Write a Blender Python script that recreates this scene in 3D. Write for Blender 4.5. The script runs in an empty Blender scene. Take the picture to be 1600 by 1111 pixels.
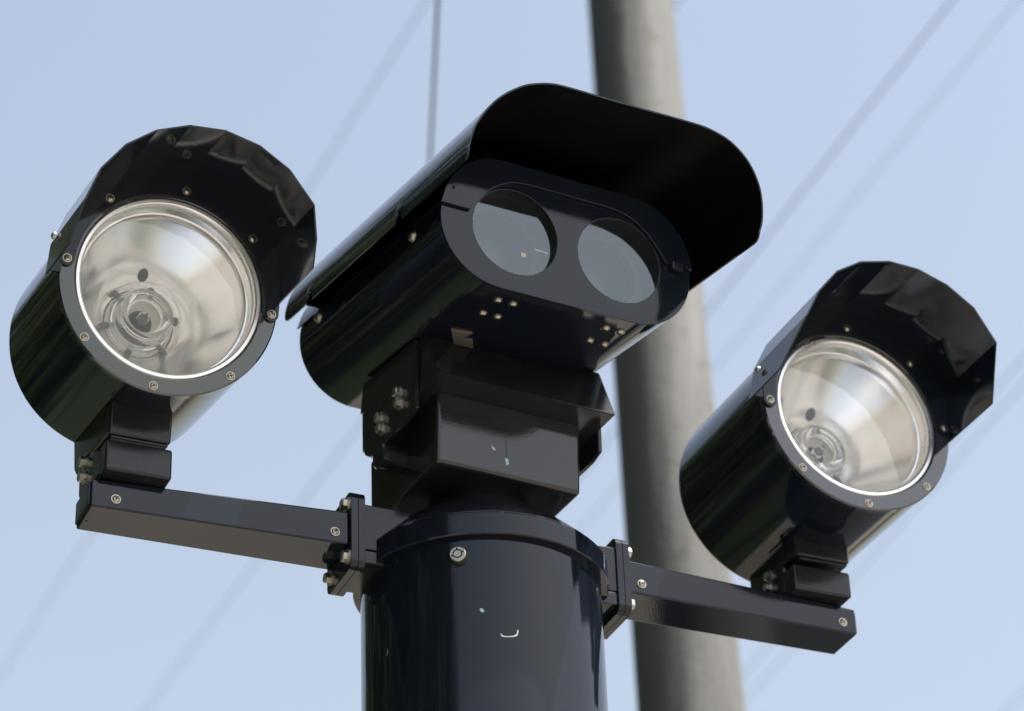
import bpy, bmesh, math, random
from mathutils import Vector, Matrix
random.seed(7)
D = bpy.data
scene = bpy.context.scene
COL = scene.collection
rad = math.radians

# ------------------------------------------------------------------ camera
CAM_LOC = Vector((0.0, -2.9727, 1.6509))
PITCH, YAW, ROLL = rad(32.1363), rad(-0.8841), rad(-2.2559)
cd = D.cameras.new("camera"); cam = D.objects.new("camera", cd); COL.objects.link(cam)
fwd = Vector((-math.sin(YAW)*math.cos(PITCH), math.cos(YAW)*math.cos(PITCH), math.sin(PITCH)))
right = Vector((math.cos(YAW), math.sin(YAW), 0.0)); up = right.cross(fwd)
r2 = math.cos(ROLL)*right + math.sin(ROLL)*up
u2 = -math.sin(ROLL)*right + math.cos(ROLL)*up
mw = Matrix((r2, u2, -fwd)).transposed().to_4x4(); mw.translation = CAM_LOC
cam.matrix_world = mw
cd.sensor_width = 36.0; cd.lens = 103.6275; cd.clip_start = 0.05; cd.clip_end = 2000
cd.dof.use_dof = True; cd.dof.focus_distance = 3.24; cd.dof.aperture_fstop = 4.4
scene.camera = cam

# ------------------------------------------------------------------ sky + sun
SUN_AZ = rad(-30)          # direction towards the sun, measured from +X towards +Y
SUN_EL = rad(60)
world = D.worlds.new("World"); scene.world = world; world.use_nodes = True
nt = world.node_tree; nt.nodes.clear()
sky = nt.nodes.new("ShaderNodeTexSky"); sky.sky_type = 'NISHITA'; sky.sun_disc = False
sky.sun_elevation = SUN_EL; sky.sun_rotation = math.pi/2 - SUN_AZ
sky.air_density = 2.0; sky.dust_density = 3.5; sky.ozone_density = 3.0; sky.altitude = 50
bg = nt.nodes.new("ShaderNodeBackground"); bg.inputs[1].default_value = 0.15
wo = nt.nodes.new("ShaderNodeOutputWorld")
hs = nt.nodes.new("ShaderNodeHueSaturation"); hs.inputs["Saturation"].default_value = 0.70    # pale, hazy blue
wb = nt.nodes.new("ShaderNodeMixRGB"); wb.blend_type = 'MULTIPLY'; wb.inputs[0].default_value = 1.0; wb.inputs[2].default_value = (1.015, .975, .985, 1)
nt.links.new(sky.outputs[0], hs.inputs["Color"]); nt.links.new(hs.outputs[0], wb.inputs[1]); nt.links.new(wb.outputs[0], bg.inputs[0])
nt.links.new(bg.outputs[0], wo.inputs[0])
sl = D.lights.new("sun", 'SUN'); sl.energy = 4.6; sl.angle = rad(0.53); sl.color = (1.0, 0.95, 0.87)
so = D.objects.new("sun", sl); COL.objects.link(so)
sd = Vector((math.cos(SUN_AZ)*math.cos(SUN_EL), math.sin(SUN_AZ)*math.cos(SUN_EL), math.sin(SUN_EL)))
so.rotation_euler = (-sd).to_track_quat('-Z', 'Y').to_euler(); so.location = sd*30
vs = scene.view_settings
vs.view_transform = 'Standard'; vs.look = 'None'; vs.exposure = 0.46; vs.gamma = 1.0; vs.use_curve_mapping = False
scene.cycles.max_bounces = 14; scene.cycles.transmission_bounces = 12; scene.cycles.glossy_bounces = 8; scene.cycles.transparent_max_bounces = 12
scene.cycles.caustics_reflective = True; scene.cycles.caustics_refractive = True
scene.cycles.sample_clamp_indirect = 6.0
scene.cycles.use_denoising = True

# ------------------------------------------------------------------ frames (lengths in shaft radii)
S = 0.1365; Z0 = 3.2; PSI = rad(23.238)
def ident(): return Matrix.Identity(4)
def frame(az, el, c, ro=0.0):
    a = Vector((math.sin(az)*math.cos(el), -math.cos(az)*math.cos(el), math.sin(el)))
    r = Vector((math.cos(az), math.sin(az), 0.0)); u = r.cross(-a)
    cc, s = math.cos(ro), math.sin(ro)
    r, u = cc*r + s*u, -s*r + cc*u
    m = Matrix((r, u, -a)).transposed().to_4x4(); m.translation = Vector(c); return m

# ------------------------------------------------------------------ materials
def newmat(name):
    m = D.materials.new(name); m.use_nodes = True
    n = m.node_tree; return m, n, n.nodes["Principled BSDF"]
def noise(n, scale, detail=4, rough=.5, dist=0.0, vec=None):
    t = n.nodes.new("ShaderNodeTexNoise"); t.inputs["Scale"].default_value = scale
    t.inputs["Detail"].default_value = detail; t.inputs["Roughness"].default_value = rough
    t.inputs["Distortion"].default_value = dist
    if vec is None:
        c = n.nodes.new("ShaderNodeTexCoord"); vec = c.outputs["Object"]
    n.links.new(vec, t.inputs["Vector"]); return t.outputs[0]
def ramp(n, sock, stops):
    r = n.nodes.new("ShaderNodeValToRGB"); n.links.new(sock, r.inputs[0])
    e = r.color_ramp.elements
    while len(e) < len(stops): e.new(.5)
    for k, (p, c) in enumerate(stops):
        e[k].position = p; e[k].color = (c, c, c, 1) if not isinstance(c, tuple) else (*c, 1)
    return r.outputs[0]
def bump(n, b, sock, strength, dist):
    k = n.nodes.new("ShaderNodeBump"); k.inputs["Strength"].default_value = strength
    k.inputs["Distance"].default_value = dist
    n.links.new(sock, k.inputs["Height"]); n.links.new(k.outputs[0], b.inputs["Normal"])

def paint(name, col, r0, r1, dust, bstr=.05, ior=1.5, dustcol=(.16, .145, .125)):
    m, n, b = newmat(name)
    b.inputs["IOR"].default_value = ior
    d = noise(n, 9, 8, .65)
    d2 = noise(n, 160, 5, .7)
    mx = n.nodes.new("ShaderNodeMath"); mx.operation = 'MULTIPLY'
    n.links.new(d, mx.inputs[0]); n.links.new(d2, mx.inputs[1])
    f = ramp(n, mx.outputs[0], [(.18, dust*.15), (.42, dust)])
    mix = n.nodes.new("ShaderNodeMixRGB"); n.links.new(f, mix.inputs[0])
    mix.inputs[1].default_value = (*col, 1); mix.inputs[2].default_value = (*dustcol, 1)
    n.links.new(mix.outputs[0], b.inputs["Base Color"])
    n.links.new(ramp(n, d, [(.3, r0), (.75, r1)]), b.inputs["Roughness"])
    bump(n, b, noise(n, 420, 2, .5), bstr, .0006)
    return m
BLACK = paint("gloss_black_paint", (.0060, .0092, .0165), .04, .08, .02, .06, ior=1.46)
RINGP = paint("semi_gloss_grey_black", (.012, .015, .021), .04, .07, .03, .03, 1.95)
LINER = paint("flat_black_liner", (.0028, .0032, .0042), .35, .5, .03, .2, 1.3)
SATIN = paint("satin_black_coat", (.014, .0140, .0150), .05, .09, .06, .10, 1.60)
CAST = paint("cast_black_coat", (.009, .011, .0155), .11, .20, .08, .10, 1.46)
LINER.node_tree.nodes["Principled BSDF"].inputs["Specular IOR Level"].default_value = .25
def metal(name, col, r, bscale=0, bstr=0, var=.08):
    m, n, b = newmat(name); b.inputs["Metallic"].default_value = 1
    b.inputs["Base Color"].default_value = (*col, 1)
    n.links.new(ramp(n, noise(n, 30, 5), [(.3, max(r-var, .02)), (.7, r+var)]), b.inputs["Roughness"])
    if bscale: bump(n, b, noise(n, bscale, 3), bstr, .0005)
    return m
STEEL = metal("stainless_steel", (.47, .435, .365), .28)
ZINC = metal("zinc_plated_steel", (.50, .485, .45), .36, 300, .15)
ALU = metal("satin_aluminium", (.93, .925, .915), .17, var=.03)
ALU.node_tree.nodes["Principled BSDF"].inputs["Metallic"].default_value = .85
RIM = metal("bright_aluminium_rim", (.93, .93, .92), .30)
def plain(name, col, r, ior=1.5):
    m, n, b = newmat(name); b.inputs["Base Color"].default_value = (*col, 1)
    b.inputs["Roughness"].default_value = r; b.inputs["IOR"].default_value = ior; return m
DARK = plain("black_recess", (.004, .004, .005), .6)
CHIP = plain("bared_white_primer", (.75, .78, .78), .6)
CHIPBLUE = plain("bared_blue_primer", (.38, .55, .62), .6)
GOLD = plain("gold_contact", (.55, .38, .12), .4)
BEIGE = paint("beige_zinc_clip", (.13, .118, .095), .3, .5, .3)
CERAMIC = paint("cream_ceramic", (.90, .885, .80), .35, .5, .25)
TABM = plain("grey_spring_tab", (.10, .10, .10), .4)
def glass(name, ior, dust, dcol=(.6, .62, .62)):
    m, n, b = newmat(name); n.nodes.remove(b)
    out = n.nodes["Material Output"]
    tr = n.nodes.new("ShaderNodeBsdfTransparent"); gl = n.nodes.new("ShaderNodeBsdfGlossy")
    gl.inputs["Roughness"].default_value = .02
    fr = n.nodes.new("ShaderNodeFresnel"); 
    ge = n.nodes.new("ShaderNodeNewGeometry"); mu = n.nodes.new("ShaderNodeMath"); mu.operation = 'MULTIPLY_ADD'
    mu.inputs[1].default_value = -2; mu.inputs[2].default_value = 1; n.links.new(ge.outputs["Backfacing"], mu.inputs[0])
    po = n.nodes.new("ShaderNodeMath"); po.operation = 'POWER'; po.inputs[0].default_value = ior     # thin sheet: both faces alike
    n.links.new(mu.outputs[0], po.inputs[1]); n.links.new(po.outputs[0], fr.inputs[0])
    mx = n.nodes.new("ShaderNodeMixShader")
    n.links.new(fr.outputs[0], mx.inputs[0]); n.links.new(tr.outputs[0], mx.inputs[1]); n.links.new(gl.outputs[0], mx.inputs[2])
    df = n.nodes.new("ShaderNodeBsdfDiffuse"); df.inputs[0].default_value = (*dcol, 1)
    m2 = n.nodes.new("ShaderNodeMixShader")
    f = ramp(n, noise(n, 28, 8, .7, 1.2), [(.25, dust*.5), (.75, dust*1.5)])
    n.links.new(f, m2.inputs[0]); n.links.new(mx.outputs[0], m2.inputs[1]); n.links.new(df.outputs[0], m2.inputs[2])
    n.links.new(m2.outputs[0], out.inputs[0]); return m
PANE = glass("lamp_glass", 1.85, .012)
LENS = glass("port_glass", 2.0, .012, (.6, .7, .8))
LENS.node_tree.nodes["Glossy BSDF"].inputs["Color"].default_value = (.90, 1.0, 1.03, 1)
BULB = glass("bulb_glass", 1.6, .03, (.9, .9, .85))
def quartz():
    m, n, b = newmat("clear_quartz"); b.inputs["Transmission Weight"].default_value = 1; b.inputs["IOR"].default_value = 1.46
    b.inputs["Roughness"].default_value = 0.0; b.inputs["Base Color"].default_value = (1, 1, 1, 1); return m
QUARTZ = quartz()
def concrete():
    m, n, b = newmat("weathered_concrete")
    tc = n.nodes.new("ShaderNodeTexCoord"); mp = n.nodes.new("ShaderNodeMapping")
    mp.inputs["Scale"].default_value = (1, 1, .10); n.links.new(tc.outputs["Object"], mp.inputs[0])
    a = noise(n, 7, 8, .7, .6, mp.outputs[0])
    c1 = ramp(n, a, [(.3, (.095, .095, .096)), (.47, (.168, .168, .166)), (.62, (.238, .236, .231))])
    sp = ramp(n, noise(n, 34, 5, .6), [(.58, 0.0), (.68, .7)])
    mx = n.nodes.new("ShaderNodeMixRGB"); n.links.new(sp, mx.inputs[0]); n.links.new(c1, mx.inputs[1])
    mx.inputs[2].default_value = (.10, .085, .065, 1)
    # shade painted on the side away from the sun, with ragged vertical algae streaks
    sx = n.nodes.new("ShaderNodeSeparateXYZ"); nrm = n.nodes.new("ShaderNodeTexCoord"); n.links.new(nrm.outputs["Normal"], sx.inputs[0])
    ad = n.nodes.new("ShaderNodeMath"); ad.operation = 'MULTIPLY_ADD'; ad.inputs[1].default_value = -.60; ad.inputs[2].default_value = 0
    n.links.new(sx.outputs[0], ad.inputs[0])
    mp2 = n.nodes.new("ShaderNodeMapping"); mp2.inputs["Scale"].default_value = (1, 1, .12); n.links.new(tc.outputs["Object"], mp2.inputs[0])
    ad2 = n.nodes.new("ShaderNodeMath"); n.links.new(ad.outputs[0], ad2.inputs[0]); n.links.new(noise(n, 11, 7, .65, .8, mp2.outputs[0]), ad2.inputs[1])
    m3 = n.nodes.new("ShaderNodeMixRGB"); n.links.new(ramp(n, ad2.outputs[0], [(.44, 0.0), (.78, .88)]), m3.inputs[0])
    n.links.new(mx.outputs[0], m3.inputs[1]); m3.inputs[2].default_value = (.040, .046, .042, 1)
    n.links.new(m3.outputs[0], b.inputs["Base Color"]); b.inputs["Roughness"].default_value = .85
    bump(n, b, noise(n, 60, 6, .6), .5, .004); return m
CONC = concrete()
CABLE = plain("black_cable_sheath", (.03, .03, .032), .6)

# ------------------------------------------------------------------ mesh helpers
def finish(bm, sharp=32):
    me = D.meshes.new("mesh"); bmesh.ops.recalc_face_normals(bm, faces=bm.faces)
    for f in bm.faces: f.smooth = True
    bm.to_mesh(me); bm.free(); me.set_sharp_from_angle(angle=rad(sharp)); return me
def obj(name, bm, mat, parent=None, M=None, org=None, sharp=32, scale=S):
    if M is not None: bmesh.ops.transform(bm, matrix=M, verts=bm.verts)
    if org is not None: bmesh.ops.translate(bm, vec=-Vector(org), verts=bm.verts)
    if scale != 1: bmesh.ops.scale(bm, vec=(scale,)*3, verts=bm.verts)
    me = finish(bm, sharp); me.name = name; wn = len(me.polygons) < 6000
    for mm in (mat if isinstance(mat, (list, tuple)) else [mat]): me.materials.append(mm)
    o = D.objects.new(name, me); COL.objects.link(o)
    if wn:
        q = o.modifiers.new('weighted_normal', 'WEIGHTED_NORMAL'); q.keep_sharp = True; q.weight = 100
    if parent: o.parent = parent
    return o
def thing(name, label, cat, origin=(0, 0, 0), group=None, rz=PSI):
    e = D.objects.new(name, None); COL.objects.link(e); e.empty_display_size = .1
    c, s = math.cos(PSI), math.sin(PSI); x, y, z = origin
    e.location = ((x*c - y*s)*S, (x*s + y*c)*S, z*S + Z0); e.rotation_euler = (0, 0, rz)
    e["label"] = label; e["category"] = cat
    if group: e["group"] = group
    return e
def bevel(bm, w, seg=2, ang=30, sel=None):
    es = [e for e in bm.edges if len(e.link_faces) == 2 and e.calc_face_angle(0) > rad(ang) and (sel is None or sel(e))]
    if es: bmesh.ops.bevel(bm, geom=es, offset=w, segments=seg, profile=.5, affect='EDGES', clamp_overlap=True)
    return bm
def hexa(pts):
    bm = bmesh.new(); v = [bm.verts.new(p) for p in pts]
    for f in ((0, 1, 2, 3), (4, 5, 6, 7), (0, 1, 5, 4), (1, 2, 6, 5), (2, 3, 7, 6), (3, 0, 4, 7)):
        bm.faces.new([v[i] for i in f])
    bmesh.ops.recalc_face_normals(bm, faces=bm.faces); return bm
def box(x0, x1, y0, y1, z0, z1, bv=.012, seg=2):
    bm = hexa([(x0, y0, z0), (x1, y0, z0), (x1, y1, z0), (x0, y1, z0), (x0, y0, z1), (x1, y0, z1), (x1, y1, z1), (x0, y1, z1)])
    return bevel(bm, bv, seg) if bv else bm
def join(a, b):
    me = D.meshes.new("t"); b.to_mesh(me); b.free(); a.from_mesh(me); D.meshes.remove(me); return a
def lathe(prof, seg=96, closed=False, a0=0.0, a1=2*math.pi):
    """profile of (r, w) turned about the w axis (local z)"""
    bm = bmesh.new(); full = abs(a1-a0-2*math.pi) < 1e-6
    n = seg if full else seg+1; rows = []
    for r, w in prof:
        if r < 1e-6: rows.append([bm.verts.new((0, 0, w))]); continue
        rows.append([bm.verts.new((r*math.cos(a0+(a1-a0)*i/seg), r*math.sin(a0+(a1-a0)*i/seg), w)) for i in range(n)])
    pairs = list(zip(rows, rows[1:])) + ([(rows[-1], rows[0])] if closed else [])
    for A, B in pairs:
        for i in range(seg):
            j = (i+1) % n
            if len(A) == 1 and len(B) == 1: continue
            if len(A) == 1: bm.faces.new((A[0], B[i], B[j]))
            elif len(B) == 1: bm.faces.new((A[i], A[j], B[0]))
            else: bm.faces.new((A[i], A[j], B[j], B[i]))
    return bm
def plate(loops, z0, z1, bv=0):
    """flat plate: outer loop and holes as lists of (u, v), extruded z0..z1"""
    bm = bmesh.new(); es = []; 
    for lp in loops:
        vs_ = [bm.verts.new((u, v, z0)) for u, v in lp]
        es += [bm.edges.new((vs_[i], vs_[(i+1) % len(vs_)])) for i in range(len(vs_))]
    bmesh.ops.triangle_fill(bm, use_beauty=True, use_dissolve=False, edges=es)
    r = bmesh.ops.extrude_face_region(bm, geom=list(bm.faces))
    bmesh.ops.translate(bm, vec=(0, 0, z1-z0), verts=[g for g in r["geom"] if isinstance(g, bmesh.types.BMVert)])
    bmesh.ops.recalc_face_normals(bm, faces=bm.faces)
    if bv: bevel(bm, bv, 2, 50)
    return bm
def circ(cx, cy, r, n=64, a0=0, a1=2*math.pi, end=False):
    m = n + (1 if end else 0)
    return [(cx+r*math.cos(a0+(a1-a0)*i/n), cy+r*math.sin(a0+(a1-a0)*i/n)) for i in range(m)]
def rrect(x0, x1, y0, y1, r, n=6):
    p = []
    for cx, cy, a in ((x1-r, y1-r, 0), (x0+r, y1-r, 90), (x0+r, y0+r, 180), (x1-r, y0+r, 270)):
        p += circ(cx, cy, r, n, rad(a), rad(a+90), True)
    return p
def mapaxes(order):
    """matrix taking plate coords (a, b, c) to named axes, e.g. 'yzx' -> a=y, b=z, c=x"""
    m = Matrix.Identity(4).to_3x3()*0; m = Matrix(((0,)*3,)*3)
    for i, ch in enumerate(order): m["xyz".index(ch)][i] = 1
    return m.to_4x4()
def along(p, d):
    """matrix with local z along d at p"""
    q = Vector(d).normalized().to_track_quat('Z', 'Y').to_matrix().to_4x4(); q.translation = Vector(p); return q
def screw_bm(r=.04, h=.022):
    """pan-head screw on a washer, cross recess; axis z outwards; materials 0 steel, 1 dark"""
    bm = lathe([(0, h), (r*.30, h*.99), (r*.55, h*.86), (r*.74, h*.55), (r*.80, h*.22), (r*.82, .006), (r, .006), (r*1.02, .003), (r*1.02, -.012)], 20)
    for k, a in enumerate((.5, .5+math.pi/2)):
        c, s = math.cos(a), math.sin(a)
        L, t, z = r*.42, r*.10, h*.99+.0015+.001*k
        q = [(-L, -t), (L, -t), (L, t), (-L, t)]
        vs_ = [bm.verts.new((x*c-y*s, x*s+y*c, z)) for x, y in q]
        f = bm.faces.new(vs_); f.material_index = 1
    return bm
def bolt_bm(r=.055, h=.065):
    """hexagon bolt head on a washer, axis z"""
    bm = lathe([(0, h), (r*.78, h), (r, h*.82), (r, .012), (0, .012)], 6)
    join(bm, lathe([(0, .012), (r*1.28, .012), (r*1.28, -.01), (0, -.01)], 20)); return bm


def scaled(bm):
    bmesh.ops.scale(bm, vec=(S,)*3, verts=bm.verts); return bm
SCREW = finish(scaled(screw_bm()), 40); SCREW.materials.append(STEEL); SCREW.materials.append(DARK)
SCREWBIG = finish(scaled(screw_bm(.062, .04)), 40); SCREWBIG.materials.append(STEEL); SCREWBIG.materials.append(DARK)
BOLT = finish(scaled(bolt_bm(.050, .058)), 30); BOLT.materials.append(ZINC)
def fix(name, mesh, parent, M, org=(0, 0, 0), k=1.0, spin=0.0):
    """place a shared screw / bolt mesh; M in shaft radii"""
    o = D.objects.new(name, mesh); COL.objects.link(o); o.parent = parent
    m = M @ Matrix.Rotation(spin, 4, 'Z')
    q = m.to_3x3().normalized().to_4x4(); q.translation = (m.translation - Vector(org))*S
    o.matrix_local = q @ Matrix.Scale(k, 4); return o

# ------------------------------------------------------------------ post
ZG = -Z0/S                                   # ground level in shaft radii
def build_post():
    org = (0, 0, ZG)
    t = thing("camera_post", "glossy black round steel post carrying the camera and both floodlight arms", "post", org)
    obj("shaft", lathe([(1, ZG), (1, .03)], 160), BLACK, t, None, org)
    obj("collar", lathe([(.98, 0), (1.052, 0), (1.062, .010), (1.062, .190), (1.050, .2025), (.98, .2025)], 160, True), BLACK, t, None, org)
    obj("cap", lathe([(1.0, .195), (1.028, .2035), (1.028, .225), (1.015, .24), (.74, .50), (.70, .520), (.42, .525), (.42, .74)], 128), CAST, t, None, org)
    for s in (-1, 1):
        bm = box(min(s*.72, s*1.135), max(s*.72, s*1.135), -.272, .272, .088, .506, .012)
        join(bm, box(min(s*.72, s*1.135), max(s*.72, s*1.135), -.268, .268, -.036, .083, .012))
        obj("bracket_stub", bm, CAST, t, None, org)
        p = plate([rrect(-.292, .292, -.10, .612, .075)], min(s*1.13, s*1.188), max(s*1.13, s*1.188), .012)
        obj("flange_plate", p, BLACK, t, mapaxes("yzx"), org)
    # tubular key lock
    a = rad(-32.9); M = along((math.sin(a)*.985, -math.cos(a)*.985, -.168), (math.sin(a), -math.cos(a), .0))
    lk = obj("lock", lathe([(0, .072), (.060, .072), (.068, .066), (.078, .0), (.078, -.03)], 40), STEEL, t, M, org)
    bm = lathe([(.031, .0732), (.040, .0732), (.040, .0745), (.031, .0745)], 32, True)
    for ang in (rad(95), rad(15), rad(200)):
        c, s2 = math.cos(ang), math.sin(ang)
        q = [(.038, -.006), (.054, -.006), (.054, .006), (.038, .006)]
        bm.faces.new([bm.verts.new((x*c-y*s2, x*s2+y*c, .0748)) for x, y in q])
    obj("keyway", bm, DARK, lk, M, org)
    # paint chips
    def chip(pts, w, mat):
        bm = bmesh.new(); prev = None
        for i, (deg, z, k) in enumerate(pts):
            r = 1.0025; b = pts[min(i+1, len(pts)-1)]; c0 = pts[max(i-1, 0)]
            dx, dz = rad(b[0]-c0[0]), b[1]-c0[1]; L = math.hypot(dx, dz) or 1
            nx, nz = -dz/L*w*k, dx/L*w*k
            pr = [bm.verts.new((math.sin(rad(deg)+s2*nx)*r, -math.cos(rad(deg)+s2*nx)*r, z+s2*nz)) for s2 in (-1, 1)]
            if prev: bm.faces.new((prev[0], prev[1], pr[1], pr[0]))
            prev = pr
        o = obj("scratch", bm, mat, t, None, org); return o
    chip([(-14.9, -.868, .4), (-14.2, -.888, 1.1), (-12.5, -.893, .7), (-10, -.888, .7), (-8.6, -.882, .9), (-7.6, -.872, 1.3), (-7.1, -.858, .8), (-6.9, -.838, .9), (-7.0, -.824, .5)], .0065, CHIP)["label"] = "hooked white scratch"
    chip([(-23.9, -.650, .5), (-23.4, -.655, 1.2), (-22.7, -.668, 1.2), (-22.2, -.676, .8)], .011, CHIPBLUE)
    chip([(-72.6, -.80, .5), (-72.0, -.83, 1.0), (-73.2, -.86, .4)], .004, CHIPBLUE)
build_post()

# ------------------------------------------------------------------ arms
def build_arm(s, label, L):
    org = (s*1.19, 0, .10)
    t = thing("support_arm", label, "support arm", org, "floodlight arms bolted to the post")
    xi, xo = s*1.25, s*L
    I = (-.2396, .2396, .1246, .4265); O = (-.2324, .1884, .0861, .3312) if s < 0 else (-.2324, .1884, .0861, .3312)
    def ring(x, q): return [(x, q[0], q[2]), (x, q[1], q[2]), (x, q[1], q[3]), (x, q[0], q[3])]
    bm = hexa(ring(xi, I) + ring(xo, O)); bevel(bm, .016, 3)
    obj("tube", bm, BLACK, t, None, org)
    d = .008
    cp = [(xo-s*.004, O[0]+d*3, O[2]+d*3), (xo-s*.004, O[1]-d*3, O[2]+d*3), (xo-s*.004, O[1]-d*3, O[3]-d*3), (xo-s*.004, O[0]+d*3, O[3]-d*3)]
    cq = [(x+s*.022, y, z) for x, y, z in cp]
    bm = hexa(cp+cq); bevel(bm, .01, 2); obj("end_cap", bm, CAST, t, None, org)
    p = plate([rrect(-.292, .292, -.10, .612, .075)], min(s*1.192, s*1.25), max(s*1.192, s*1.25), .012)
    obj("flange_plate", p, BLACK, t, mapaxes("yzx"), org)
    for y, z in ((-.20, .515), (-.20, .03), (.20, .03), (.20, .515)):
        fix("bolt", BOLT, t, along((s*1.252, y, z), (s, 0, 0)), org, 1.0, random.random())
    for x, z in ((s*1.375, .217), (s*(3.211 if s < 0 else 3.30), .176 if s < 0 else .182)):
        f = (abs(x)-1.25)/(L-1.25); y = I[0]+(O[0]-I[0])*f
        fix("screw", SCREW, t, along((x, y-.003, z), (0, -1, 0)), org, 1.0, random.random()*2)
    if s < 0:
        obj("drain_hole", lathe([(0, .0), (.013, .0), (.013, .01)], 12), DARK, t, Matrix.Translation((-3.372, .025, .0855)), org)
    return t
build_arm(-1, "black box arm ending in open sky under the floodlight that overlaps the camera sunshield", 3.412)
build_arm(1, "black box arm crossing in front of the grey concrete pole", 3.435)

# ------------------------------------------------------------------ floodlights
def build_lamp(label, c, az, el, spin, hood_ang, end_ang, org, brk):
    t = thing("floodlight", label, "floodlight", org, "floodlights on the arms")
    M = frame(az, el, c); bl_len = brk['length']
    barrel = lathe([(.80, .02), (.902, .02), (.910, .03), (.910, bl_len-.075), (.90, bl_len-.035), (.86, bl_len-.005), (.0, bl_len)], 128)
    obj("housing", barrel, BLACK, t, M, org)
    obj("front_ring", lathe([(.780, .05), (.780, .004), (.786, -.004), (.905, -.004), (.918, .008), (.918, .055), (.90, .06)], 128), RINGP, t, M, org)
    obj("retaining_rim", lathe([(.722, .085), (.722, .040), (.730, .018), (.742, .008), (.766, .008), (.778, .018), (.784, .05), (.784, .085)], 128), RIM, t, M, org)
    obj("glass_pane", lathe([(0, .052), (.35, .053), (.724, .060)], 96), PANE, t, M, org)
    # reflector bowl with its lamp
    pr = [(.745, .085), (.735, .10), (.715, .16), (.700, .165)]
    for i in range(30):
        r = .695-(.695-.30)*i/29; pr.append((r, .984-1.603*r*r))
    pr += [(.297, .86), (.297, .95), (.25, .955), (.0, .955)]
    rf = obj("reflector", lathe(pr, 128), ALU, t, M, org)
    # oval hole in the bowl
    v0 = .396; w0 = .984-1.603*v0*v0; n = Vector((0, -2*1.603*v0, -1.0)).normalized()
    bm = lathe([(0, -.004), (.62, -.004), (.80, -.001), (1.0, .0), (1.04, .002)], 28)
    bmesh.ops.scale(bm, vec=(.040, .058, .6), verts=bm.verts)
    Q = Matrix.Translation((-.03, v0, w0)) @ n.to_track_quat('Z', 'Y').to_matrix().to_4x4() @ Matrix.Translation((0, 0, .012))
    obj("oval_hole", bm, DARK, rf, M @ Q, org)
    bm = lathe([(.10, .94), (.10, .865), (.115, .855), (.27, .838), (.288, .848), (.288, .94)], 48)
    base = obj("lamp_base", bm, CERAMIC, t, M, org)
    tabs = []
    for k in range(6):
        a = spin+.35+k*math.pi/3
        b = box(.262, .332, -.024, .024, .795, .832, .008, 1)
        bmesh.ops.transform(b, matrix=Matrix.Rotation(a, 4, 'Z'), verts=b.verts)
        obj("spring_tab", b, TABM, base, M, org)
    obj("socket", lathe([(0, .80), (.03, .80), (.035, .82), (.07, .835), (.08, .79), (.095, .79), (.105, .81), (.105, .90)], 36), DARK, base, M, org)
    prof = [(.252, .845)]
    for k in range(25):                                   # thick, gently ribbed glass dome, open in the middle
        f = k/24; a = f*math.pi*.62
        rr = .152 + .112*math.cos(a*.8) + .008*math.sin(f*19); prof.append((rr, .80 - .19*math.sin(a) + .006*math.cos(f*19)))
    prof += [(prof[-1][0]-.012, prof[-1][1]+.02), (.150, .70), (.170, .70), (.205, .72), (.228, .78), (.232, .845)]
    bl = obj("bulb", lathe(prof, 72, True), QUARTZ, t, M, org)
    for rr, ww, tb in ((.268, .80, .013), (.205, .655, .010), (.150, .66, .012)):
        ring = lathe([(rr+tb*math.cos(x*math.pi/4), ww+tb*math.sin(x*math.pi/4)) for x in range(8)], 60, True)
        obj("glass_ring", ring, QUARTZ, bl, M, org)
    bm = lathe([(0, .60), (.012, .60), (.016, .65), (.05, .69), (.05, .74), (.016, .77), (.012, .83)], 20)
    obj("arc_tube", bm, QUARTZ, bl, M, org)
    # hood: flange on the upper half of the ring, and bent sheet around it
    e0, e1 = -.085+spin*0, math.pi+.085
    outer = []
    a_s, a_e = spin, math.pi+spin
    inner = circ(0, 0, .802, 40, a_e, a_s, True)
    outer = circ(0, 0, .922, 40, a_s, a_e, True)
    def tab(a): 
        cx, cy = .862*math.cos(a), .862*math.sin(a); return cx, cy
    cx, cy = tab(a_e); te = circ(cx, cy, .060, 8, a_e, a_e+math.pi, True)
    cx, cy = tab(a_s); ts = circ(cx, cy, .060, 8, a_s+math.pi, a_s+2*math.pi, True)
    hd_poly = outer + te + inner + ts
    fl = plate([hd_poly], -.028, -.006, .003)
    # bent sheet
    wf = -.88; R = 1.035; th = .014
    def sheet():
        bm = bmesh.new(); grid = []
        for (a, r, w_f, w_r) in pts:
            row = []
            for rr in (r, r-th):
                row.append([bm.verts.new((rr*math.cos(a), rr*math.sin(a), w)) for w in (w_f, w_r)])
            grid.append(row)
        for A, B in zip(grid, grid[1:]):
            for k in (0, 1):
                bm.faces.new((A[k][0], B[k][0], B[k][1], A[k][1]))
            for j in (0, 1):
                bm.faces.new((A[0][j], B[0][j], B[1][j], A[1][j]))
        for E in (grid[0], grid[-1]):
            bm.faces.new((E[0][0], E[0][1], E[1][1], E[1][0]))
        return bm
    pts = []
    for a, r, w_f in [end_ang[0]] + [(rad(x[0]), x[1], x[2] if len(x) > 2 else wf) for x in hood_ang] + [end_ang[1]]:
        pts.append((a, r, w_f, .07))
    sh = sheet()
    hood = obj("hood", sh, BLACK, t, M, org, 8)
    # flange polygon filling out to the sheet
    obj("hood_flange", fl, BLACK, hood, M, org)
    web = [(.90*math.cos(p[0]), .90*math.sin(p[0])) for p in reversed(pts)]
    webo = [((p[1]-th*.5)*math.cos(p[0]), (p[1]-th*.5)*math.sin(p[0])) for p in pts]
    obj("hood_web", plate([webo+web], -.020, -.008), BLACK, hood, M, org)
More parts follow.
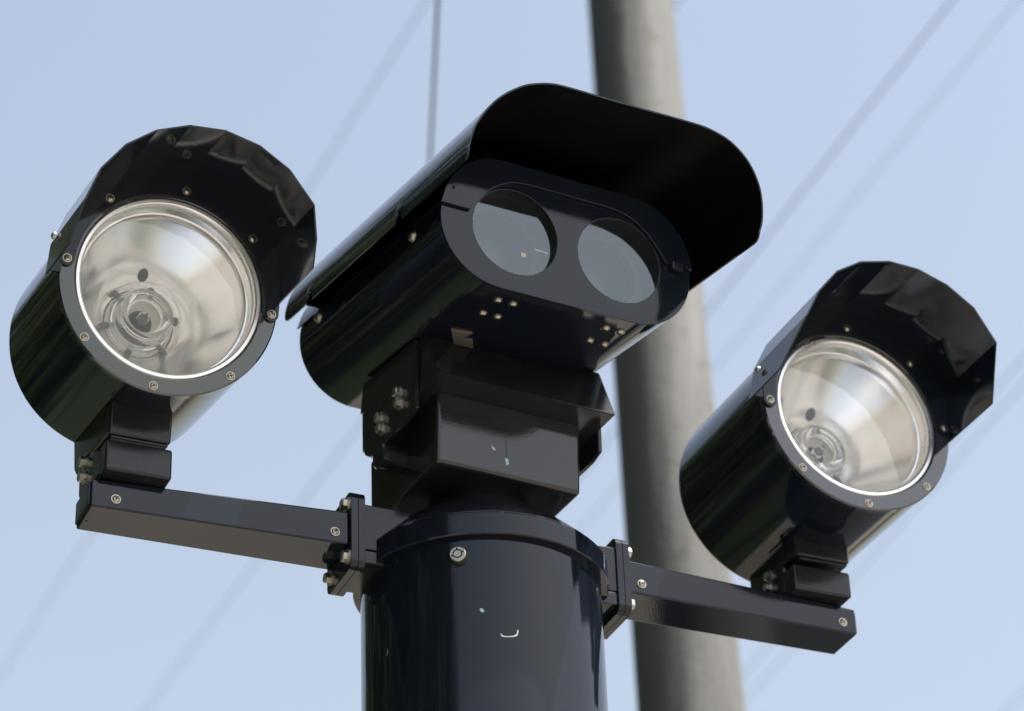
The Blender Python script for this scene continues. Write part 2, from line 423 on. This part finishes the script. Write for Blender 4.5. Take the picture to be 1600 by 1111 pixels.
    for k in range(8):
        a = math.pi/2 - k*math.pi/4 + spin
        top = math.sin(a-spin) > -.05
        fix("screw", SCREW, t, M @ along((.862*math.cos(a), .862*math.sin(a), -.029 if top else -.005), (0, 0, -1)), org, .92, random.random()*3)
    for a in (rad(169),):
        rr = R*.99
        fix("screw", SCREW, t, M @ along((rr*math.cos(a), rr*math.sin(a), -.10), (math.cos(a), math.sin(a), 0)), org, .8, .4)
    # tilting bracket under the barrel
    q = brk
    T2 = Matrix.Translation((0, -.36, .69)) @ Matrix.Rotation(-el*.9, 4, 'X') @ Matrix.Translation((0, .36, -.69))
    obj("saddle", box(q["sx"][0], q["sx"][1], -.36, q["rear"], q["sz"], 1.10, .022, 3), CAST, t, T2, org)
    obj("saddle_gasket", box(q["sx"][0]+.02, q["sx"][1]-.02, -.345, q["rear"]-.02, q["sz"]-.026, q["sz"]-.002, .006, 1), CAST, t, T2, org)
    x0, x1 = q["bx"]
    obj("tilt_cheek", plate([q["cheek"]], q["sx"][0]-.022, q["sx"][0]+.012, .006), CAST, t, mapaxes("yzx"), org)
    obj("base_bracket", box(x0, x1, -.365, .22, .365, q["bz"], .024, 3), CAST, t, None, org)
    obj("foot", box(x0+.05, x1-.05, -.18, .14, .31, .365, .004, 1), CAST, t, None, org)
    obj("base_cheek", plate([q["bcheek"]], x0-.008, x0+.02, .006), CAST, t, mapaxes("yzx"), org)
    for y, z in q["bolts"]:
        fix("bolt", BOLT, t, along((min(q["sx"][0]-.022, x0-.008)-.004, y, z), (-1, 0, 0)), org, .92, random.random())
    return t
ls = -.0692; rs = .0374
build_lamp("black hooded floodlight overlapping the corner of the camera sunshield, clear of the concrete pole",
           (-3.0522, -.9916, 1.7442), .0188, -.1806, ls,
           [(17.5, .965, -.86), (33, 1.042), (52, 1.05), (68.5, 1.05), (85, 1.045), (101.5, 1.035), (117.5, 1.022), (134, 1.012), (151.5, 1.004), (169, 1.0)], ((rad(4), .94, -.78), (rad(184), 1.0, -.60)),
           (-3.05, 0, .33), dict(length=1.57, bx=(-3.345, -2.795), sx=(-3.325, -2.812), sz=.69, bz=.640, rear=.40, bolts=[(.228, .739), (.224, .596)],
           cheek=[(-.36, .69), (-.36, .95), (.2, 1.15), (.69, 1.38), (.63, 1.05), (.60, .87), (.535, .795), (.45, .73), (.343, .688), (.29, .70), (.216, .787)],
           bcheek=[(-.2, .40), (-.2, .62), (.08, .73), (.30, .765), (.395, .66), (.385, .50), (.25, .385)]))
build_lamp("black hooded floodlight standing beside and partly in front of the concrete pole",
           (3.115, -1.1345, 1.7267), .0041, -.0251, rs,
           [(25.5, 1.035), (45.5, 1.065), (62, 1.062), (78, 1.06), (93.5, 1.055), (110, 1.045), (126, 1.025), (144, .992), (162, .992)], ((rad(-5), .93, -.72), (rad(181), 1.02, -.50)),
           (3.09, 0, .33), dict(length=1.715, bx=(2.785, 3.345), sx=(2.845, 3.358), sz=.705, bz=.610, rear=.40, bolts=[(.022, .661), (.051, .562)],
           cheek=[(-.36, .70), (-.36, .9), (.2, 1.0), (.55, 1.03), (.49, .95), (.485, .62), (.30, .55), (.1, .50), (-.06, .53), (-.12, .70)],
           bcheek=[(-.2, .40), (-.2, .60), (.05, .71), (.25, .74), (.36, .64), (.35, .48), (.22, .385)]))

# ------------------------------------------------------------------ pan-tilt mount
AZP = .0799
def build_mount():
    org = (0, 0, .53)
    t = thing("pan_tilt_mount", "black boxy pan and tilt mount between the post cap and the camera housing", "camera mount", org)
    P = Matrix.Rotation(AZP, 4, 'Z')
    bm = bevel(hexa([(-.742, -.70, .727), (.606, -.70, .727), (.606, .57, .727), (-.742, .57, .727), (-.742, -.757, 1.40), (.606, -.757, 1.40), (.606, .57, 1.40), (-.742, .57, 1.40)]), .042, 4)
    pb = obj("pan_base", bm, SATIN, t, P, org)
    pr = [(-1.03, 1.372), (-.80, 1.92), (.42, 1.92), (.42, 1.372)]
    bm = plate([pr], -.885, .795, .018)
    obj("tilt_head", bm, CAST, t, P @ mapaxes("yzx"), org)
    side = [(-.70, 1.20), (-.72, 1.86), (.30, 1.98), (.365, 1.72), (.30, 1.70), (.315, 1.36), (.28, 1.265), (.20, 1.205), (.05, 1.165), (-.55, 1.165)]
    for x0, x1 in ((-.925, -.887), (.797, .835)):
        pl = plate([side], x0, x1, .008); sp = obj("tilt_plate", pl, CAST, t, P @ mapaxes("yzx"), org)
        if x0 < 0:
            for (ya, za), (yb, zb) in (((-.175, 1.575), (-.03, 1.49)), ((-.415, 1.335), (-.33, 1.23))):
                # curved adjustment slot
                bm = bmesh.new(); prev = None
                for i in range(9):
                    f = i/8; y = -.16+(ya+.16)*(1-f)+(yb+.16)*f; z = za*(1-f)+zb*f
                    bow = .02*math.sin(math.pi*f)*(1 if ya > -.3 else -1)
                    y += bow; z += bow
                    pr2 = [bm.verts.new((y+sg*.009, z+sg*.013, -.9262)) for sg in (-1, 1)]
                    if prev: bm.faces.new((prev[0], prev[1], pr2[1], pr2[0]))
                    prev = pr2
                obj("slot", bm, DARK, sp, P @ mapaxes("yzx"), org)
    for y, z in ((-.42, 1.492), (-.43, 1.384), (-.06, 1.44), (-.083, 1.324)):
        fix("bolt", BOLT, t, P @ along((-.928, y, z), (-1, 0, 0)), org, .95, random.random())
    lug = lathe([(0, -.16), (.10, -.16), (.115, -.145), (.115, .10), (0, .10)], 28)
    obj("pivot_lug", lug, CAST, t, P @ along((-.80, -.05, 1.08), (1, 0, 0)), org)
    # chips on the pan base
    for pts, mt in (([(-.245, .995), (-.235, .965), (-.222, .948), (-.20, .952), (-.21, .972), (-.232, .985)], CHIPBLUE),
                    ([(-.118, .905), (-.098, .835), (-.075, .86), (-.083, .90)], CHIPBLUE),
                    ([(-.106, 1.06), (-.101, 1.06), (-.099, .91), (-.104, .91)], DARK)):
        bm = bmesh.new(); bm.faces.new([bm.verts.new((x, -.7016 - (.0008 if mt is CHIPBLUE else 0) - (z-.727)*.0847, z)) for x, z in pts])
        obj("scratch", bm, mt, pb, P, org)
build_mount()

# ------------------------------------------------------------------ camera housing
def build_camera():
    H0 = (0.0, -2.0155, 2.2036)
    org = (0, -.1, 1.9)
    t = thing("surveillance_camera", "large black twin-lens camera housing with a long sunshield on the pan and tilt mount", "camera", org)
    M = frame(AZP, -.1537, H0, -.0041)
    SH = Matrix.Identity(4); SH[2][1] = .074; F = M @ SH     # the front stands upright while the housing tips forward
    def stad(hw, r, top=1.0, v0=0.0, n=28):
        c = hw-r
        p = circ(c, 0, r, n, -math.pi/2, math.pi/2, True) + circ(-c, 0, r, n, math.pi/2, 3*math.pi/2, True)
        return [(x, (y*top if y > 0 else y)+v0) for x, y in p]
    body = plate([stad(1.155, .548, 1.08), circ(-.483, 0, .395, 48), circ(.483, 0, .395, 48)], .02, 2.82, 0); bevel(body, .012, 2, 60)
    for v in body.verts:
        if v.co.z < 1: v.co.z += .074*v.co.y
    obj("lower_shell", body, BLACK, t, M, org, 28)
    fp = plate([stad(1.158, .550, 1.08), circ(-.483, 0, .387, 72), circ(.483, 0, .387, 72)], -.004, .03, .005)
    face = obj("faceplate", fp, BLACK, t, F, org, 28)
    for s in (-1, 1):
        u = s*.483; w = .062 if s < 0 else .008
        T = F @ Matrix.Translation((u, 0, 0))
        obj("window_glass", lathe([(0, w), (.386, w)], 72), LENS, t, T, org)
        bm = lathe([(.386, .012), (.386, .30), (.33, .31), (.33, .45), (.0, .46)], 64)
        obj("window_tube", bm, DARK, t, T, org)
        bm = lathe([(.30, .36), (.305, .33), (.27, .32), (.25, .35), (.235, .40), (.2, .43)], 56)
        obj("lens_barrel", bm, LINER, t, T, org)
        bm = lathe([(0, .36), (.12, .375), (.235, .41)], 48)
        obj("lens_element", bm, plain("lens_coating", (.010, .013, .017), .3, 1.35) if s < 0 else D.materials["lens_coating"], t, T, org)
    # faint marks on the lens behind the left window
    bm = bmesh.new()
    x = .12
    for i in range(9):
        wd = random.uniform(.006, .012); h = random.uniform(.008, .016)
        y = -.035 - .06*(x-.10) + random.uniform(-.003, .003)
        bm.faces.new([bm.verts.new(p) for p in ((x, y-h/2, .072), (x+wd, y-h/2, .072), (x+wd, y+h/2, .072), (x, y+h/2, .072))])
        x += wd+.004
    obj("lens_marking", bm, plain("grey_lens_print", (.42, .44, .45), .5), t, F @ Matrix.Translation((-.38, -.03, .0)), org)
    obj("gold_contact", box(-.375, -.335, -.155, -.115, .09, .10, .004, 1), GOLD, t, F, org)
    # upper cover: shell above the seam, with a front flange cut round the windows
    out = [(x, y) for x, y in stad(1.172, .562, 1.12) if y > .083]
    out = [(1.172, .083)] + [p for p in out if p[0] > 0] + [p for p in out if p[0] <= 0] + [(-1.172, .083)]
    hb = [(-.905, .083), (-.862, .16), (-.815, .225), (-.750, .30), (-.676, .365), (-.59, .415), (-.50, .449), (-.40, .460), (-.29, .463)]
    cut = hb + [(-x, y) for x, y in reversed(hb)]
    uc = plate([out+cut], -.036, -.006, .006)
    cov = obj("upper_cover", uc, BLACK, t, F, org, 28)
    # cover skirt along the housing
    bm = bmesh.new(); rows = []
    for x, y in out:
        L = math.hypot(x, y)
        rows.append([bm.verts.new(p) for p in ((x, y, -.006+.074*y), (x, y, 2.845), (x*(1-.012/L), y*(1-.012/L), 2.845), (x*(1-.012/L), y*(1-.012/L), -.006+.074*y))])
    for A, B in zip(rows, rows[1:]):
        for k in range(4): bm.faces.new((A[k], B[k], B[(k+1) % 4], A[(k+1) % 4]))
    for A in (rows[0], rows[-1]): bm.faces.new(A)
    obj("cover_skirt", bm, BLACK, cov, M, org, 28)
    obj("pin_hole", box(-1.075, -1.05, .225, .262, -.0385, -.034, .004, 1), DARK, cov, F, org)
    # latch at the far end of the cover flange
    obj("latch", box(.955, 1.06, .03, .10, -.075, -.03, .01), CAST, t, F, org)
    # sunshield
    rgt = [(1.332, .060), (1.346, .16), (1.361, .277), (1.357, .42), (1.335, .54), (1.295, .642), (1.243, .73), (1.178, .804), (1.10, .866), (1.011, .915), (.88, .952), (.74, .968), (.45, .966), (.15, .960)]
    lft = [(-.15, .957), (-.42, .956), (-.573, .950), (-.655, .936), (-.729, .914), (-.81, .884), (-.882, .847), (-.985, .773), (-1.081, .686), (-1.16, .590), (-1.225, .489), (-1.285, .37), (-1.318, .255), (-1.331, .16), (-1.334, .060)]
    # smooth the profile with Catmull-Rom
    pts = rgt + lft
    sm = []
    for i in range(len(pts)-1):
        p0 = pts[max(i-1, 0)]; p1 = pts[i]; p2 = pts[i+1]; p3 = pts[min(i+2, len(pts)-1)]
        for k in range(4):
            f = k/4
            sm.append(tuple(.5*((2*p1[j])+(-p0[j]+p2[j])*f+(2*p0[j]-5*p1[j]+4*p2[j]-p3[j])*f*f+(-p0[j]+3*p1[j]-3*p2[j]+p3[j])*f**3) for j in (0, 1)))
    sm.append(pts[-1])
    wf, wr = -.827, 2.751
    ws = [wf, wf+.005, wf+.012, wf+.03, wf+.07, -.3, .2]
    for c in (.43, 2.22): ws += [c+.06*math.cos(math.pi*k/14) for k in range(15)] + [c-.062, c+.062]
    ws += [1.3, 1.9, wr-.07, wr-.03, wr-.012, wr]; ws = sorted(ws)
    def low(w):
        v = .062
        for c in (.43, 2.22):
            d = abs(w-c)
            if d < .0601: v = max(v, .062 + .09*math.sqrt(max(0, 1-(d/.0602)**2)))
        for e, sg in ((wf, 1), (wr, -1)):
            d = (w-e)*sg
            if d < .07: v = max(v, .062+.07-math.sqrt(max(0, .07**2-(.07-d)**2)))
        return v
    def prof(w):
        lo = low(w); q = []
        for i, (x, y) in enumerate(sm):
            if y < .20 and lo > .0621:
                y = lo + (y-.062)/(.20-.062)*(.20-lo)
            q.append((x, y))
        return q
    bm = bmesh.new(); th = .014; cols = []
    for w in ws:
        q = prof(w); col = []
        for i, (x, y) in enumerate(q):
            a = q[max(i-1, 0)]; b = q[min(i+1, len(q)-1)]
            tx, ty = b[0]-a[0], b[1]-a[1]; L = math.hypot(tx, ty); nx, ny = -ty/L, tx/L
            col.append((bm.verts.new((x, y, w)), bm.verts.new((x+nx*th, y+ny*th, w))))
        cols.append(col)
    for A, B in zip(cols, cols[1:]):
        for i in range(len(A)-1):
            for k in (0, 1): bm.faces.new((A[i][k], A[i+1][k], B[i+1][k], B[i][k])).material_index = k
        for i in (0, len(A)-1): bm.faces.new((A[i][0], A[i][1], B[i][1], B[i][0]))
    for A in (cols[0], cols[-1]):
        for i in range(len(A)-1): bm.faces.new((A[i][0], A[i+1][0], A[i+1][1], A[i][1]))
    obj("sunshield", bm, [BLACK, LINER], t, M, org, 35)
    ep = [(x*.988, y*.988) for x, y in sm if y > .13]
    inn = [(x, y) for x, y in out if y > .10]
    obj("end_plate", plate([ep + inn[::-1]], 2.44, 2.46), LINER, t, M, org)
    for w in (.5, 2.2):
        for u in (-.55, .55):
            obj("spacer", lathe([(.05, .56), (.05, .962)], 16), LINER, t, M @ Matrix.Translation((u, 0, w)) @ Matrix.Rotation(-math.pi/2, 4, 'X'), org)
    # fixings
    for w, v in ((.52, .012), (2.40, .030)):
        for s in (-1, 1):
            fix("side_screw", SCREWBIG, t, M @ along((s*1.152, v, w), (s, 0, 0)), org, 1.0, .3)
    for u, w in ((-.526, .175), (-.389, .174), (-.519, .46), (-.385, .458), (.469, .171), (.606, .169), (.475, .453), (.614, .458)):
        fix("screw", SCREW, t, M @ along((u, -.551, w), (0, -1, 0)), org, 1.02, random.random()*3)
    cb = plate([[(-.606, .857), (-.419, .828), (-.455, .98), (-.36, .95), (-.268, 1.124), (-.425, 1.163)]], .547, .566, .004)
    obj("cable_clip", cb, BEIGE, t, M @ Matrix(((1, 0, 0, 0), (0, 0, -1, 0), (0, 1, 0, 0), (0, 0, 0, 1))), org)
build_camera()

# ------------------------------------------------------------------ concrete pole
def build_pole():
    a = Vector((.3816, 1.98, 3.9386)); b = Vector((.3607, 1.98, 5.589))
    d = (b-a)/(b.z-a.z); base = a - d*a.z; top = a + d*(9.4-a.z)
    t = D.objects.new("utility_pole", None); COL.objects.link(t); t.location = base
    t["label"] = "tall stained grey concrete pole standing out of focus behind the camera"; t["category"] = "pole"
    bm = bmesh.new(); rows = []
    for i in range(48):
        z = 9.4*i/47; r = .5*(.1995 + (3.9386-z)*.0104); c = d*z
        rows.append([bm.verts.new((c.x+r*math.cos(2*math.pi*k/64), c.y+r*math.sin(2*math.pi*k/64), z)) for k in range(64)])
    for A, B in zip(rows, rows[1:]):
        for k in range(64): bm.faces.new((A[k], A[(k+1) % 64], B[(k+1) % 64], B[k]))
    bm.faces.new(rows[-1])
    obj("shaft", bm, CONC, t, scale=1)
build_pole()

# ------------------------------------------------------------------ overhead cables
def cable(label, p, q, r, ext=14, grp="thin cables high overhead"):
    p, q = Vector(p), Vector(q); d = (q-p).normalized()
    a, b = p-d*ext, q+d*ext
    bm = lathe([(r, 0), (r, (b-a).length)], 8)
    mid = (a+b)/2
    o = obj("overhead_cable", bm, CABLE, None, Matrix.Translation(a-mid) @ d.to_track_quat('Z', 'Y').to_matrix().to_4x4(), scale=1)
    o.location = mid; o["label"] = label; o["category"] = "cable"
    if grp: o["group"] = grp
cable("faint blurred cable running down past the hood of the floodlight clear of the pole", (-.163, 5.664, 8.6), (-2.558, 11.128, 8.6), .0024)
cable("faint blurred cable passing behind the arm that ends in open sky", (-.736, 8.505, 8.2), (-1.699, 10.665, 8.2), .0026)
cable("blurred grey cable slanting down to the corner of the camera sunshield", (1.518, 4.187, 7.4), (.93, 5.712, 7.4), .0029)
cable("faintest blurred cable slanting down between the sunshield and the floodlight beside the pole", (2.023, 5.444, 8.4), (1.332, 7.2, 8.4), .0019)
cable("upper of the close cable pair below the floodlight beside the pole", (2.166, 7.002, 7.8), (1.303, 9.542, 7.8), .0024)
cable("lower of the close cable pair below the floodlight beside the pole", (2.247, 7.306, 7.9), (1.345, 10.063, 7.9), .0024)
cable("faint cable cutting the bottom corner of the sky beyond the cable pair", (2.708, 10.467, 8.0), (2.646, 10.671, 8.0), .0022)
cable("dark near vertical cable above the back edge of the sunshield", (-.048, 1.524, 5.3), (-.078, 2.049, 5.3), .0034, 6)

# ------------------------------------------------------------------ ground
def build_ground():
    bm = bmesh.new(); R = 600
    bm.faces.new([bm.verts.new((x*R, y*R, 0)) for x, y in ((-1, -1), (1, -1), (1, 1), (-1, 1))])
    m, n, b = newmat("dry_grass_and_earth")
    a = noise(n, .35, 8, .65); c = noise(n, 14, 6, .7)
    mx = n.nodes.new("ShaderNodeMath"); mx.operation = 'ADD'; n.links.new(a, mx.inputs[0]); n.links.new(c, mx.inputs[1])
    n.links.new(ramp(n, mx.outputs[0], [(.7, (.17, .150, .122)), (1.0, (.27, .245, .208)), (1.25, (.36, .338, .302))]), b.inputs["Base Color"])
    b.inputs["Roughness"].default_value = .95
    o = obj("ground", bm, m, scale=1); o["kind"] = "structure"
    bm = bmesh.new()
    bm.faces.new([bm.verts.new(p) for p in ((.62, 3.4, .006), (9, 3.4, .006), (9, 200, .006), (.62, 200, .006))])
    m, n, b = newmat("asphalt")
    n.links.new(ramp(n, noise(n, 40, 8, .7), [(.3, (.035, .035, .037)), (.7, (.065, .064, .062))]), b.inputs["Base Color"]); b.inputs["Roughness"].default_value = .9
    o = obj("road", bm, m, scale=1); o["kind"] = "structure"
    bm = bmesh.new()
    bm.faces.new([bm.verts.new(p) for p in ((-60, -60, .005), (-2.1, -60, .005), (-2.1, 80, .005), (-60, 80, .005))])
    m, n, b = newmat("mown_grass")
    n.links.new(ramp(n, noise(n, 22, 8, .7), [(.3, (.018, .030, .010)), (.7, (.05, .072, .024))]), b.inputs["Base Color"]); b.inputs["Roughness"].default_value = .9
    o = obj("lawn", bm, m, scale=1); o["kind"] = "structure"
build_ground()

# ------------------------------------------------------------------ trees beside the post (seen in the gloss)
def build_trees():
    bark = plain("bark", (.06, .045, .032), .9)
    leaf, n, b = newmat("leaf_green")
    n.links.new(ramp(n, noise(n, 1.3, 4), [(.3, (.025, .045, .012)), (.7, (.06, .085, .022))]), b.inputs["Base Color"]); b.inputs["Roughness"].default_value = .85
    rnd = random.Random(11)
    cm = bmesh.new()
    clumps = []
    for _ in range(70):
        v = Vector((rnd.gauss(0, 1), rnd.gauss(0, 1), rnd.gauss(0, 1))).normalized()*rnd.uniform(.35, 1)**.6
        clumps.append((Vector((v.x*2.6, v.y*2.6, v.z*3.6+5.6)), rnd.uniform(.5, 1.0)))
    for c, r in clumps:
        for _ in range(150):
            p = c + Vector((rnd.gauss(0, 1), rnd.gauss(0, 1), rnd.gauss(0, 1)))*r*.55
            a = Vector((rnd.gauss(0, 1), rnd.gauss(0, 1), rnd.gauss(0, 1))).normalized(); d = a.orthogonal().normalized()*.07; e = a.cross(d).normalized()*.15
            cm.faces.new([cm.verts.new(q) for q in (p-e, p+d*.8, p+e, p-d*.8)])
    me = D.meshes.new("crown"); cm.to_mesh(me); cm.free(); me.materials.append(leaf)
    tm = lathe([(.24, 0), (.18, 1.0), (.15, 3.0), (.09, 6.0), (.02, 8.4)], 14)
    for c, r in clumps[:16]:
        st = Vector((0, 0, max(1.6, c.z-2.2))); v = c-st
        join(tm, lathe_to(st, v))
    tme = finish(tm); tme.materials.append(bark)
    for i, (x, y, k, rz) in enumerate(((-6.4, 4.6, 1.12, 0), (-6.6, .4, 1.2, 1.1), (-6.2, -3.6, 1.15, 2.3), (-7.0, -7.4, 1.2, 4.0), (-10.4, 9.4, 1.1, 5.2), (-9.8, 2.6, 1.35, 3), (-10, -2.5, 1.5, 2))):
        t = D.objects.new("leafy_tree", None); COL.objects.link(t); t.location = (x, y, 0); t.rotation_euler = (0, 0, rz); t.scale = (k,)*3
        t["label"] = "dark leafy tree beside the post seen only as a reflection in the black paint"; t["category"] = "tree"; t["group"] = "trees reflected in the black paint"
        for nm, m_ in (("trunk", tme), ("crown", me)):
            o = D.objects.new(nm, m_); COL.objects.link(o); o.parent = t
def lathe_to(st, v):
    b = lathe([(.07, 0), (.015, v.length)], 7)
    m = v.normalized().to_track_quat('Z', 'Y').to_matrix().to_4x4(); m.translation = st
    bmesh.ops.transform(b, matrix=m, verts=b.verts); return b
build_trees()
